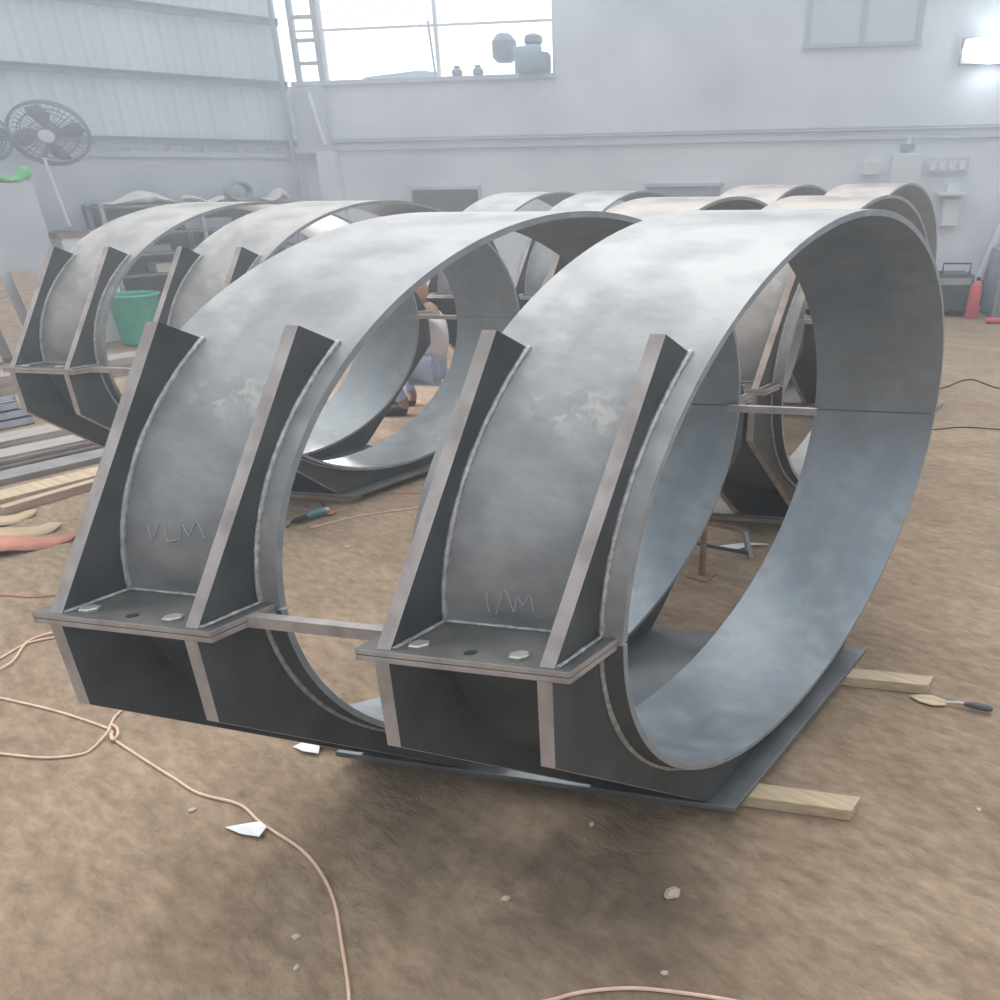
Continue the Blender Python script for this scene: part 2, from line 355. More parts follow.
def make_ring(parent):
    """upper and lower half of one clamp: returns [upper, lower]"""
    uh = skb(shell(.004, PI-.004), 'upper_half_shell', [STEEL, RIM, HAZE_SCALE], parent, smooth=True)
    lh = skb(shell(PI+.004, 2*PI-.004), 'lower_half_shell', [PLATE, RIM, HAZE_SCALE], parent, smooth=True)  # outer face takes the dark plate colour to paint in the shade underneath
    for sgn in (-1, 1):
        ya, yb = sorted((sgn*.992, sgn*YF))
        f = skb(MB().box(-W+.006, -.0109, ya, yb, ZC+.0005, ZC+FT), 'flange_plate', [EDGE], uh, bevel=.0015)
        f.data.materials[0] = FLG; f.data.materials.append(EDGE)
        for p in f.data.polygons: p.material_index = 0 if abs(p.normal.z) > .9 else 1
        f = skb(MB().box(-W+.006, -.0109, ya, yb, ZC-FT, ZC-.0005), 'flange_plate', [EDGE], lh, bevel=.0015)
        f.data.materials[0] = FLG; f.data.materials.append(EDGE)
        for p in f.data.polygons: p.material_index = 0 if abs(p.normal.z) > .9 else 1
        for x0, x1 in XG:
            a0 = PI-.02 if sgn < 0 else .02
            a1 = math.acos(-.722) if sgn < 0 else PI-math.acos(-.722)
            pts = [(sgn*1.132, ZC+FT), (sgn*.805, 1.2611+.05)]
            arc = [ell(a1+(a0-a1)*i/16, 1, -.002) for i in range(17)]
            pts += arc; pts[-1] = (pts[-1][0], ZC+FT)
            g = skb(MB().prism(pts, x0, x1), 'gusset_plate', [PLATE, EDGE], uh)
            for xw in (x1+.004, x0-.004): skb(weld(xw, a0, a1), 'weld_bead', WELD, uh, smooth=True)
            skb(MB().tube([(x1+.004, sgn*(1.0+.13*i/14), ZC+FT+.002) for i in range(15)], .0035, 6, jitter=.2), 'weld_bead', WELD, uh, smooth=True)
        skb(MB().tube([(-.31+.24*i/24, sgn*1.002, ZC+FT+.002) for i in range(25)], .003, 6, jitter=.2), 'weld_bead', WELD, uh, smooth=True)
        for bx, by in ((-.283, 1.108), (-.112, 1.108)):
            mb = MB(); mb.lathe([(.017, 0), (.017, .006), (.014, .008)], (bx, sgn*by, ZC+FT), 6); mb.lathe([(.011, .0), (.011, -.02)], (bx, sgn*by, ZC+FT), 10)
            skb(mb, 'flange_bolt', BOLT, uh)
        mb = MB(); mb.lathe([(.010, 0), (.010, .001)], (-.193, sgn*1.11, ZC+FT), 16); skb(mb, 'bolt_hole', HOLE, uh)
    for x0, x1 in XG:
        pts = [(-YF, ZC-FT), (-YF, .5503+.05), (-.5, .0605), (.5, .0605), (YF, .5503+.05), (YF, ZC-FT)]
        arc = [ell(2*PI-.02-(PI-.04)*i/48, 1, -.002) for i in range(49)]
        arc[0] = (arc[0][0], ZC-FT); arc[-1] = (arc[-1][0], ZC-FT)
        # split into strips between the outline and the ring
        def outer(y):
            y = abs(y); return .0605 if y <= .5 else .0605+(.6003-.0605)*(y-.5)/(YF-.5)
        mb = MB(); top = [(-YF, ZC-FT)] + arc[::-1] + [(YF, ZC-FT)]
        bot = [(p[0], outer(p[0])) for p in top]
        n = len(top); vs_ = []
        for x in (x0, x1): vs_ += [(x, *p) for p in top] + [(x, *p) for p in bot]
        fs = []; ms = []
        for i in range(n-1):
            fs += [(i, i+1, n+i+1, n+i), (2*n+i, 3*n+i, 3*n+i+1, 2*n+i+1), (i, 2*n+i, 2*n+i+1, i+1), (n+i, n+i+1, 3*n+i+1, 3*n+i)]; ms += [0, 0, 1, 1]
        fs += [(0, n, 3*n, 2*n), (n-1, 3*n-1, 4*n-1, 2*n-1)][0:1] + [(n-1, 3*n-1, 4*n-1, 2*n-1)]; ms += [1, 1]
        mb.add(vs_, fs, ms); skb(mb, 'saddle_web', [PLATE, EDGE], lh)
        xw = x1+.003 if x1 > -.1 else x0-.003
        skb(weld(xw, PI+.05, 2*PI-.05), 'weld_bead', WELD, lh, smooth=True)
    return [uh, lh]
def children(o): return [c for c in bpy.data.objects if c.parent == o]
def copy_tree(o, parent, off=None, color=None):
    c = o.copy(); C.objects.link(c); c.parent = parent
    if off: c.location = o.location + Vector(off)
    if color: c.color = color
    for ch in children(o): copy_tree(ch, c, None, color)
    return c
proto = empty('pipe_clamp_support', (0, 0, 0))
tag(proto, 'nearest grey steel double pipe clamp with two wide rings, filling the middle of the picture', 'pipe clamp', 'double pipe clamp supports standing about the workshop')
halves = make_ring(proto)
for h in halves: copy_tree(h, proto, (-G, -K*G, 0))
skb(MB().box(-G-W-.03, .03, -.5075, .5075, .04, .058), 'base_plate', [BASE, EDGE], proto, bevel=.002)
for y in (-1.05, .955): skb(MB().box(-G-.02, -W+.02, y-.011, y+.011, ZC-.014, ZC+.01), 'spacer_bar', [EDGE], proto)
for y in (-.45, .40): pass
def setcol(o, col):
    o.color = col
    for ch in children(o): setcol(ch, col)
setcol(proto, (1, 1, 1, 1))
supports = [proto]
for (x, y, z, col, lab) in (
    (-2.817, 1.006, 0, (1.12, 1.06, 1.0, 1), 'double steel pipe clamp in front of the shelf rack, touching the left edge'),
    (-.63, 2.10, 0, (1.15, 1.02, .92, 1), 'double steel pipe clamp directly behind the nearest one, its ring tops faintly rust-tinged'),
    (-3.15, 3.96, .01, (1.1, 1.08, 1.05, 1), 'double steel pipe clamp far back, its two ring tops showing below the dark doorway'),
    (-1.2, 4.30, .04, (1.15, 1.0, .95, 1), 'farthest double steel pipe clamp, in front of the fuse box on the back wall')):
    r = copy_tree(proto, None, (x, y, z), col); tag(r, lab); supports.append(r)
# timber battens under the base plates
bat = MB().box(0, 1.45, -.035, .035, 0, .038).warp(lambda p: Vector((p.x, p.y+K*p.x, p.z))).build('timber_batten', WOODL, bevel=.003)
tag(bat, 'pale timber batten under the nearest pipe clamp, its end at the front right corner', 'timber batten', 'timber battens under the pipe clamps')
bat.location = (-1.17, -.39-K*1.17, .001)
b2 = bat.copy(); C.objects.link(b2); b2.location = (-1.18, .355-K*1.18, .001); b2['label'] = 'pale sawn timber batten under the nearest pipe clamp, its end beside the trowel'
inner = MB().box(0, .95, -.035, .035, 0, .038).warp(lambda p: Vector((p.x, p.y+K*p.x, p.z))).build('timber_batten', WOODL)
first = True
for r, what in zip(supports[1:], ('the left pipe clamp by the shelf rack', 'the pipe clamp directly behind the nearest', 'the pipe clamp below the dark doorway', 'the farthest pipe clamp')):
    for y, wh in ((-.42, 'front'), (.42, 'rear')):
        q = inner if first else inner.copy()
        if not first: C.objects.link(q)
        first = False
        q.location = (r.location.x-.97, r.location.y+y-K*.97, .001); q.scale = (1, 1, (r.location.z+.038)/.038)
        tag(q, '%s timber batten carrying %s' % (wh, what), 'timber batten', 'timber battens under the pipe clamps')

# chalk scrawls on the two nearest upper shells
def chalk(pts, x0, parent):
    mb = MB()
    for st in pts:
        mb.tube(smooth_path([(x-x0, *ell(math.radians(a), 1, .0012)) for x, a in st], 4), .0016, 4)
    skb(mb, 'chalk_mark', CHALK, parent)
ups = [c for c in children(proto) if c.name.startswith('upper_half_shell')]
ups.sort(key=lambda o: -o.location.x)
chalk([[(-.237, 173.3), (-.236, 175), (-.231, 176.6)], [(-.219, 176.8), (-.206, 172.7), (-.189, 176.2)], [(-.186, 176), (-.184, 173.5), (-.172, 174.9), (-.162, 173.3), (-.154, 175.8)]], 0, ups[0])
chalk([[(-.262, 167.2), (-.251, 169.7), (-.238, 166.6)], [(-.226, 166.5), (-.219, 169.5), (-.199, 169.3)], [(-.194, 169.4), (-.19, 166.8), (-.174, 168.4), (-.162, 166.1), (-.143, 168.6)]], 0, ups[1])

# ------------------------------------------------------------------ things on the floor near the front
def cord(name, pts, label, r=.0042, m=None, z=.005, cat='cord', group='peach extension cords on the earth floor'):
    P = smooth_path([(x, y, (q[0] if q else z)) for x, y, *q in pts], 6)
    o = MB().tube(P, r, 6).build(name, m or CORD, smooth=True); tag(o, label, cat, group); return o
cord('extension_cord', [(-2.55, -1.48), (-2.40, -1.455), (-2.287, -1.416), (-2.049, -1.339), (-1.84, -1.29), (-1.775, -1.283), (-1.731, -1.299), (-1.574, -1.296), (-1.387, -1.288), (-1.265, -1.281), (-1.129, -1.24), (-1.012, -1.248), (-.848, -1.244), (-.73, -1.265), (-.625, -1.306), (-.517, -1.371), (-.422, -1.43), (-.34, -1.49), (-.2, -1.6)], 'long peach extension cord crossing the lower left floor past the white paper scrap')
cord('extension_cord', [(-1.95, -1.05), (-1.90, -1.15), (-1.865, -1.207), (-1.832, -1.253), (-1.76, -1.294), (-1.715, -1.306, .012), (-1.729, -1.284, .014), (-1.769, -1.268, .013), (-1.80, -1.272, .013), (-1.77, -1.295, .014), (-1.735, -1.36), (-1.735, -1.4), (-1.808, -1.471), (-1.944, -1.544), (-2.05, -1.6)], 'peach cord coming from under the left flange, knotted, then leaving at the left edge')
cord('extension_cord', [(-2.57, -1.38), (-2.575, -1.308), (-2.613, -1.201), (-2.565, -1.101), (-2.45, -1.0)], 'upper of the two short peach cords behind the left flange corner')
cord('extension_cord', [(-2.45, -1.40), (-2.481, -1.343), (-2.508, -1.286), (-2.62, -1.187), (-2.60, -1.08), (-2.5, -.95)], 'lower of the two short peach cords behind the left flange corner', z=.010)
cord('extension_cord', [(-.12, -1.29), (-.047, -1.21), (0, -1.15), (.064, -1.091), (.136, -1.044), (.278, -.973), (.4, -.93)], 'peach cord arching into the picture at the bottom edge, right of centre')
cord('grinder_cord', [(-2.70, .17), (-2.684, .224), (-2.623, .42), (-2.47, .669), (-2.3, .9)], 'thin pale cord trailing from the angle grinder', r=.003)
cord('welding_hose', [(-3.34, .27), (-3.228, .373), (-3.049, .557), (-2.577, .883), (-2.2, 1.1)], 'thin red-brown hose running behind the angle grinder', r=.003, m=REDB, group='thin hoses on the floor')
cord('welding_hose', [(-3.3, -1.2), (-3.168, -1.086), (-3.039, -1.019), (-2.946, -.93), (-2.8, -.8)], 'thin red-brown hose at the left edge behind the left flange', r=.003, m=REDB, group='thin hoses on the floor')
cord('black_cable', [(-1.0, 4.9), (-.917, 5.173), (-.823, 5.604), (-.536, 5.381), (-.2, 5.6)], 'thin black cable looping over the floor at the right edge', r=.006, m=BLACK, group='thin hoses on the floor')
cord('black_cable', [(-1.2, 3.1), (-.9, 3.5), (-.608, 3.824), (-.468, 3.98), (-.1, 4.1)], 'thin black cable beside the right flange tip of the nearest clamp', r=.004, m=BLACK, group='thin hoses on the floor')

def scrap(name, x, y, pts, label, m=PAPER, z=.012, cat='scrap'):
    mb = MB(); n = len(pts); vs_ = [(x, y, z*1.4)] + [(x+p[0], y+p[1], .004+z*p[2]) for p in pts]
    mb.add(vs_, [(0, i+1, (i+1) % n+1) for i in range(n)])
    o = mb.build(name, m); s_ = o.modifiers.new('s', 'SOLIDIFY'); s_.thickness = .002; s_.offset = 1
    return tag(o, label, cat)
scrap('paper_scrap', -1.02, -1.285, [(-.06, -.03, 0), (.0, -.02, .2), (.055, .0, .6), (.045, .03, 1), (.01, .035, .8), (-.02, .012, .3)], 'crumpled white paper scrap beside the long peach cord')
scrap('paper_scrap', -1.18, -.97, [(-.05, -.02, 0), (0, -.02, .5), (.05, -.0, .6), (.02, .03, 1), (-.03, .03, .8)], 'small white scrap just in front of the base plate of the nearest clamp')
scrap('paper_scrap', -.80, 1.20, [(-.13, -.09, 0), (.0, -.04, .3), (.04, .02, 1.2), (.10, .10, .4), (.02, .05, 1), (-.05, .0, .2)], 'white paper scrap on the floor beside the steel trestle')
# trowel
t = empty('trowel', (.23, .39, .006), math.atan2(.06, .24)); tag(t, 'small trowel with pale blade and dark handle lying beside the timber batten end', 'trowel')
mb = MB(); bl = [(0, 0), (.03, .022), (.07, .030), (.11, .016), (.115, 0), (.11, -.016), (.07, -.030), (.03, -.022)]
mb.add([(p[0], p[1], 0) for p in bl]+[(p[0], p[1], .004) for p in bl], [tuple(range(8))[::-1], tuple(range(8, 16))]+[(i, (i+1) % 8, 8+(i+1) % 8, 8+i) for i in range(8)]); mb.build('blade', WOODL, t)
MB().tube([(.11, 0, .004), (.15, 0, .012), (.17, 0, .012)], .005, 6).build('neck', BOLT, t)
MB().tube([(.165, 0, .012), (.19, 0, .014), (.235, 0, .013), (.25, 0, .012)], .01, 8, rs=[.006, .011, .012, .007]).build('handle', DARK, t, smooth=True)
# angle grinder
g = empty('angle_grinder', (-2.80, .19, .004), math.radians(84)); g.scale = (.56, .6, .6); tag(g, 'teal and black angle grinder lying on the earth floor inside the left ring', 'angle grinder')
mb = MB().tube([(.05, 0, .04), (.09, 0, .045), (.17, 0, .045), (.24, 0, .042)], .03, 12, rs=[.024, .034, .036, .030]); mb.build('motor_body', BLUE, g, smooth=True)
MB().tube([(-.10, 0, .03), (-.06, 0, .035), (.05, 0, .04)], .022, 10, rs=[.016, .026, .024]).build('handle', BLACK, g, smooth=True)
MB().tube([(.24, 0, .042), (.27, 0, .042), (.29, 0, .04)], .03, 10, rs=[.031, .030, .018]).build('gear_head', BOLT, g, smooth=True)
MB().lathe([(.055, 0), (.055, .004)], (.29, 0, .012), 20).build('grinding_disc', REDB, g)
MB().tube([(.27, 0, .05), (.27, .06, .075), (.27, .085, .08)], .011, 8).build('side_handle', BLACK, g, smooth=True)
MB().tube([(-.10, 0, .03), (-.14, -.01, .012), (-.17, -.02, .008)], .006, 6).build('cord_sleeve', BLACK, g, smooth=True)
# steel trestle behind the gap
t = empty('steel_trestle', (-.80, .82, 0)); tag(t, 'small rusty steel trestle standing in the gap behind the nearest clamp', 'trestle')
MB().box(-.011, .011, -.011, .011, 0, .385).build('leg', RUST, t)
MB().box(-.05, .05, -.05, .05, 0, .006).build('foot_plate', RUST, t)
MB().box(-.04, .035, -.02, .02, .375, .39).build('top_plate', DARK, t)
MB().bar((-.16, -.02, .27), (-.16, -.02, 0), .016).build('leg', RUST, t)
MB().bar((.09, .30, 0), (.07, .255, .14), .02).build('leg', PIPE, t)
MB().bar((-.16, -.02, .262), (.07, .26, .14), .014).build('rail', RUST, t)
MB().bar((-.16, -.02, .15), (.09, .3, .02), .014).build('rail', DARK, t)
# stones on the floor
peb = None
PB_ = [(.02, -.80, .016, 'largest pale pebble on the floor in front of the nearest clamp'), (-1.22, -1.33, .008, 'small pale pebble on the left floor between the knot and the paper scrap'),
    (-.62, -1.42, .008, 'small pale pebble at the bottom, left of the long peach cord'), (-.55, -1.47, .006, 'tiny pale pebble beside the long peach cord near the bottom edge'),
    (-.28, -.72, .007, 'tiny pebble in front of the base plate middle'), (.12, -1.0, .006, 'tiny pebble just above the arching cord at the bottom'),
    (.55, -.05, .006, 'tiny pebble on the right floor between the trowel and the bottom right corner'), (.05, -1.22, .006, 'tiny pebble enclosed by the arching cord at the bottom edge'),
    (-2.35, .12, .010, 'pale pebble on the floor seen through the nearest left ring, below the grinder'), (-.30, -1.05, .008, 'small pebble on the dark stain in front of the clamps')]
for k, (x, y, rr, plab) in enumerate(PB_):
    if peb is None:
        bm = bmesh.new(); bmesh.ops.create_icosphere(bm, subdivisions=2, radius=1)
        for v in bm.verts: v.co *= random.uniform(.8, 1.1)
        me = bpy.data.meshes.new('pebble'); bm.to_mesh(me); bm.free(); me.materials.append(mat('pebble_stone', (.45, .37, .29), (.62, .53, .43), rough=.9)); peb = me
    o = bpy.data.objects.new('pebble', peb); C.objects.link(o); o.location = (x, y, rr*.35); o.scale = (rr*1.5, rr*1.1, rr*.7); o.rotation_euler = (0, 0, random.uniform(0, 6))
    tag(o, plab, 'pebble', 'pebbles scattered on the earth floor')

# ------------------------------------------------------------------ stacks of flat bar and boards at the left
def bars(x0, wd, th, n, y0, y1, z0, m, name, lab, grp, ang=0.05, jit=.012):
    for k in range(n):
        dx = random.uniform(-jit, jit); a = ang+random.uniform(-.004, .004)
        mb = MB().box(0, wd, y0, y1, 0, th)
        mb.warp(lambda p: Vector((p.x+a*p.y, p.y, p.z)))
        o = mb.build(name, m, bevel=.0015); o.location = (x0+dx, random.uniform(-.03, .03), z0+k*(th+.0006))
        pos = 'topmost' if k == n-1 else ('lowest' if k == 0 else '%s from the bottom' % ['', 'second', 'third', 'fourth', 'fifth', 'sixth', 'seventh'][k])
        tag(o, lab % pos, 'board' if 'board' in name else 'steel bar', grp)
STK = mat('stacked_flat_steel', (.30, .26, .235), (.42, .37, .33), rough=.7, metal=.1, scale=6, stretch=(8, 1, 8))
bars(-4.955, .20, .035, 1, -2.2, .55, .001, mat('dull_channel_steel', (.19, .19, .19), (.26, .25, .245), rough=.8, scale=6), 'steel_channel', '%s dark steel channel lying in front of the flat bar stack at the left edge', 'steel sections at the left edge')
bars(-5.20, .20, .016, 6, -2.2, .9, .001, STK, 'steel_flat_bar', '%s brown-grey flat bar of the stack nearest the dark channel', 'near stack of flat bars', jit=.015)
bars(-5.62, .24, .02, 5, -2.2, 1.1, .001, STK, 'steel_flat_bar', '%s flat bar of the far stack under the left clamp flange', 'far stack of flat bars', jit=.02)
bars(-7.75, .30, .03, 5, -.6, 3.9, .001, STK, 'steel_flat_bar', '%s flat bar of the stack on the floor beside the green bin', 'stack of flat bars beside the green bin', jit=.02)
mb = MB().box(-.09, .09, -.9, .33, 0, .03).warp(lambda p: Vector((p.x+.02*p.y, p.y, p.z)))
o = mb.build('wooden_plank', WOODL, bevel=.004); o.location = (-4.50, -.10, .001); tag(o, 'pale brown plank lying in front of the dark steel channel at the left edge', 'plank')
mb = MB().box(-.03, .03, -.45, .20, 0, .045); o = mb.build('wooden_plank', WOODD, bevel=.003); o.location = (-4.28, -.22, .001); o.rotation_euler = (0, 0, .08); tag(o, 'short dark brown timber offcut lying just in front of the pale plank', 'plank')
def leafboard(name, x, y, rz, L, Wd, m, label, curl=.02, z=.001):
    mb = MB(); n = 12; vs_ = []; 
    for i in range(n+1):
        t_ = i/n; hw = Wd*(.35+.65*math.sin(PI*min(1, t_*1.15+.02))**.6) if t_ < .86 else Wd*(1-t_)/.14*.8+.006
        zz = curl*math.sin(t_*PI*1.3)**2
        vs_ += [(L*t_, -hw, zz), (L*t_, hw, zz+.004)]
    mb.add(vs_, [(2*i, 2*i+1, 2*i+3, 2*i+2) for i in range(n)])
    o = mb.build(name, m, smooth=True); s_ = o.modifiers.new('s', 'SOLIDIFY'); s_.thickness = .006; s_.offset = 1
    o.location = (x, y, z); o.rotation_euler = (0, 0, rz); return tag(o, label, 'cardboard', 'cardboard offcuts at the left edge')
KRAFT = mat('kraft_cardboard', (.40, .29, .18), (.50, .38, .25), rough=.85, scale=5)
leafboard('cardboard_offcut', -3.98, -1.15, math.radians(72), .62, .14, KRAFT, 'curled kraft cardboard offcut, upper one, left of the left clamp ring', .03)
leafboard('cardboard_offcut', -4.15, -1.0, math.radians(85), .45, .10, KRAFT, 'small kraft cardboard offcut at the far left edge, farthest back', .03)
leafboard('cardboard_offcut', -3.56, -1.30, math.radians(60), .25, .07, KRAFT, 'small kraft cardboard offcut at the left edge, nearest the camera', .01)
leafboard('red_board_offcut', -3.80, -1.10, math.radians(66), .58, .10, REDB, 'curled red-brown board offcut below the cardboard at the left edge', .04)

# steel sections piled behind (bluish square tubes)
tubeM = mat('bluish_tube_steel', (.30, .36, .46), (.42, .48, .58), rough=.4, metal=.5, scale=5)
k = 0
for r_ in range(3):
    for c_ in range(3):
        mb = MB(); y0, y1 = -2.0, -.02+random.uniform(-.08, .08); a = .03
        for (xa, xb, za, zb) in ((-a, a, -a, -a+.006), (-a, a, a-.006, a), (-a, -a+.006, -a, a), (a-.006, a, -a, a)): mb.box(xa, xb, y0, y1, za, zb)
        o = mb.build('square_steel_tube', tubeM); o.location = (-6.35+c_*.075, 0.25, .032+r_*.062)
        tag(o, 'bluish square steel tube, %s layer, %s of its three, below the left clamp flange' % (('bottom', 'middle', 'top')[r_], ('leftmost', 'middle one', 'rightmost')[c_]), 'steel tube', 'bluish square tubes at the left edge')

# ------------------------------------------------------------------ along the left wall
# shelf rack
RACKM = mat('dusty_rack_shelf', (.16, .165, .18), (.30, .29, .30), rough=.8, scale=4)
rk = empty('shelf_rack', tuple(lw(2.3, .3, 0))); tag(rk, 'dark steel shelf rack against the left wall behind the left clamp', 'shelf rack')
b0 = rk.location.copy()
def rel(s_, d, z): return lw(s_, d, z) - b0
for s_ in (.55, 1.8, 2.92):
    for d in (.12, .6): MB().bar(rel(s_, d, 0), rel(s_, d, 1.42), .04).build('upright', PIPE, rk)
for z in (.35, .62, .85, 1.08, 1.36):
    mb = MB(); mb.add([rel(.5, .1, z), rel(2.97, .1, z), rel(2.97, .62, z), rel(.5, .62, z)]+[rel(.5, .1, z+.025), rel(2.97, .1, z+.025), rel(2.97, .62, z+.025), rel(.5, .62, z+.025)], [(0,1,2,3),(7,6,5,4),(0,4,5,1),(1,5,6,2),(2,6,7,3),(3,7,4,0)])
    mb.build('shelf', RACKM, rk)
mb = MB(); mb.add([rel(.5, .08, 0), rel(2.97, .08, 0), rel(2.97, .08, 1.40), rel(.5, .08, 1.40)]+[rel(.5, .06, 0), rel(2.97, .06, 0), rel(2.97, .06, 1.40), rel(.5, .06, 1.40)], [(0,1,2,3),(7,6,5,4),(0,4,5,1),(1,5,6,2),(2,6,7,3),(3,7,4,0)]); mb.build('back_panel', DARK, rk)
def sack(name, s_, d, z, L, Wd, H, m, label, cat='sack', seed=0, group=None):
    rnd = random.Random(seed); mb = MB(); n, q = 14, 10; vs_ = []
    for i in range(n+1):
        t_ = i/n
        for j in range(q):
            a = 2*PI*j/q; e = (max(0, math.sin(PI*t_))**.45)*(1+.25*rnd.uniform(-1, 1))
            zz = max(0, (H*.5+H*.5*math.sin(a)*e)+H*.12*rnd.uniform(-1, 1))
            vs_.append(lw(s_+(t_-.5)*L, d+Wd*.5*math.cos(a)*e, z+zz*(.6+.4*math.sin(3+t_*7+seed))+.002))
    fs = [(i*q+j, i*q+(j+1) % q, (i+1)*q+(j+1) % q, (i+1)*q+j) for i in range(n) for j in range(q)]
    fs += [tuple(range(q))[::-1], tuple(range(n*q, (n+1)*q))]
    mb.add(vs_, fs); o = mb.build(name, m, smooth=True); ss = o.modifiers.new('u', 'SUBSURF'); ss.levels = 1; ss.render_levels = 1
    return tag(o, label, cat, group)
sack('cloth_sack', 2.45, .40, 1.386, .95, .36, .16, CLOTH, 'crumpled cream sack at the left end of the rack top', seed=2, group='cream sacks on the rack')
sack('cloth_sack', 1.66, .40, 1.386, .55, .36, .13, CLOTH, 'crumpled cream sack in the middle of the rack top', seed=5, group='cream sacks on the rack')
sack('cloth_sack', .72, .40, 1.386, .42, .36, .17, CLOTH, 'crumpled cream sack at the right end of the rack top, beside the coiled hose', seed=9, group='cream sacks on the rack')
mb = MB()
for k in range(4): mb.tube([lw(1.12+.16*math.cos(a/18*2*PI), .16+.05*k, 1.515+.105*math.sin(a/18*2*PI)) for a in range(18)], .02, 6, closed=True)
tag(mb.build('coiled_hose', GREYM, smooth=True), 'coiled grey hose standing on top of the shelf rack', 'hose')
for k, (s_, z, L, H, m_, nm, lb, ct) in enumerate((
    (2.6, 1.105, .5, .10, DARK, 'tool_case', 'dark tool case on the upper rack shelf, left end', 'case'),
    (1.7, 1.105, .6, .12, GREYM, 'tool_case', 'grey tool case on the upper rack shelf, middle', 'case'),
    (2.5, .875, .55, .08, GREYM, 'tool_case', 'grey flat case on the middle rack shelf', 'case'),
    (1.4, .875, .7, .12, DARK, 'tool_case', 'dark case on the middle rack shelf, right end', 'case'),
    (2.2, .645, .5, .10, CLOTH, 'cardboard_box', 'pale box on the lower rack shelf', 'box'))):
    mb = MB(); mb.box(-L/2, L/2, -.16, .16, 0, H); n0 = 0
    mb.v = [tuple(lw(s_+v[0], .36+v[1], z+.001+v[2])) for v in mb.v]
    tag(mb.build(nm, m_, bevel=.01), lb, ct)
# green bin
g = empty('green_bin', tuple(lw(3.10, 1.47, 0))); g.scale = (.9, .9, 1); tag(g, 'green plastic bin on the floor in front of the shelf rack', 'bin')
mb = MB().lathe([(.20, 0), (.24, .02), (.29, .50), (.31, .52), (.27, .52), (.22, .05)], (0, 0, 0), 20); mb.build('body', GREEN, g, smooth=True)
MB().tube([(.30*math.cos(2*PI*k/24), .30*math.sin(2*PI*k/24), .52) for k in range(24)], .018, 6, closed=True).build('rim', GREEN, g, smooth=True)
# pier with the whitish box, and the fans
b = MB(); lwall(b, 3.70, 5.3, 0, 1.3, 0, 1.62); S_(b.build('wall_pier', PLASTER_D))
cb = empty('drawer_box', tuple(lw(3.34, .85, 0))); tag(cb, 'whitish cabinet with brown top at the foot of the fan pole', 'cabinet')
MB().box(-.22, .22, -.24, .24, 0, 1.10).build('body', WHITE, cb, bevel=.01)
MB().box(-.24, .24, -.27, .27, 1.10, 1.15).build('top', RUST, cb)
MB().box(.22, .235, -.20, .20, .82, 1.04).build('drawer', WHITE, cb)
MB().tube([(.235, -.06, .9), (.255, -.06, .9), (.255, .06, .9), (.235, .06, .9)], .01, 6).build('handle', DARK, cb)
def make_fan(name, base, top, head_c, facing, label, rr=.33, sx_=1.0):
    f = empty(name, tuple(base)); tag(f, label, 'fan', 'pedestal fans by the left wall')
    B = Vector(base); 
    MB().lathe([(.16, 0), (.16, .015), (.05, .04), (.02, .05)], (0, 0, 0), 20).build('base', FANM, f, smooth=True)
    MB().tube([(0, 0, .03), Vector(top)-B], .018, 8).build('pole', WHITE, f, smooth=True)
    hc = Vector(head_c)-B; d = Vector(facing).normalized(); q = d.to_track_quat('Z', 'Y').to_matrix() @ Matrix.Diagonal((sx_, 1, 1))
    MB().tube([hc-d*.20, hc-d*.15, hc-d*.02], .08, 12, rs=[.05, .085, .07]).build('motor_housing', FANM, f, smooth=True)
    MB().tube([Vector(top)-B, hc-d*.1], .022, 8).build('neck', FANM, f)
    mb = MB()
    for ring, zz in ((1, 0), (.99, .05), (.99, -.05), (.72, .095), (.45, .115), (.72, -.08), (.2, .12)):
        mb.tube([hc+q @ Vector((rr*ring*math.cos(2*PI*k/32), rr*ring*math.sin(2*PI*k/32), zz)) for k in range(32)], .006 if ring < .99 else .011, 5, closed=True)
    for k in range(36):
        a = 2*PI*k/36
        for sg in (1, -1): mb.tube([hc+q @ Vector((rr*r_*math.cos(a), rr*r_*math.sin(a), sg*z_)) for r_, z_ in ((.1, .12), (.45, .115), (.8, .085), (1, .0))], .0032, 4)
    mb.build('cage', FANM, f, smooth=True)
    MB().lathe([(.055, 0), (.06, .02), (.02, .03)], hc+d*.11, 16, rot=q).build('badge', WHITE, f, smooth=True)
    for k in range(4):
        mb = MB(); vs_ = []
        for i in range(8):
            r_ = .05+(rr*.9-.05)*i/7; a0 = 2*PI*k/4+.25*i/7
            for s2 in (-1, 1): vs_.append(hc+q @ Vector((r_*math.cos(a0+s2*.38*math.sin(PI*(i+1.5)/10)), r_*math.sin(a0+s2*.38*math.sin(PI*(i+1.5)/10)), s2*.03)))
        mb.add(vs_, [(2*i, 2*i+1, 2*i+3, 2*i+2) for i in range(7)]); o = mb.build('blade', FANM, f, smooth=True); ss = o.modifiers.new('s', 'SOLIDIFY'); ss.thickness = .006
    return f
make_fan('pedestal_fan', lw(3.36, .85, 1.151), lw(3.42, .85, 1.86), lw(3.31, .85, 2.08), (1.0, -.75, -.30), 'grey caged pedestal fan on a white pole above the whitish cabinet', rr=.29, sx_=1.32)
make_fan('pedestal_fan', lw(3.95, .85, 1.621), lw(3.95, .85, 1.86), lw(3.93, .9, 2.03), (1.0, -.6, 0), 'second grey caged fan, half cut off by the left edge', rr=.21, sx_=1.2)
sack('green_cloth', 3.84, 1.14, 1.622, .40, .28, .20, LIME, 'bright green cloth heaped on the pale pier below the cut-off fan', 'cloth', seed=4)
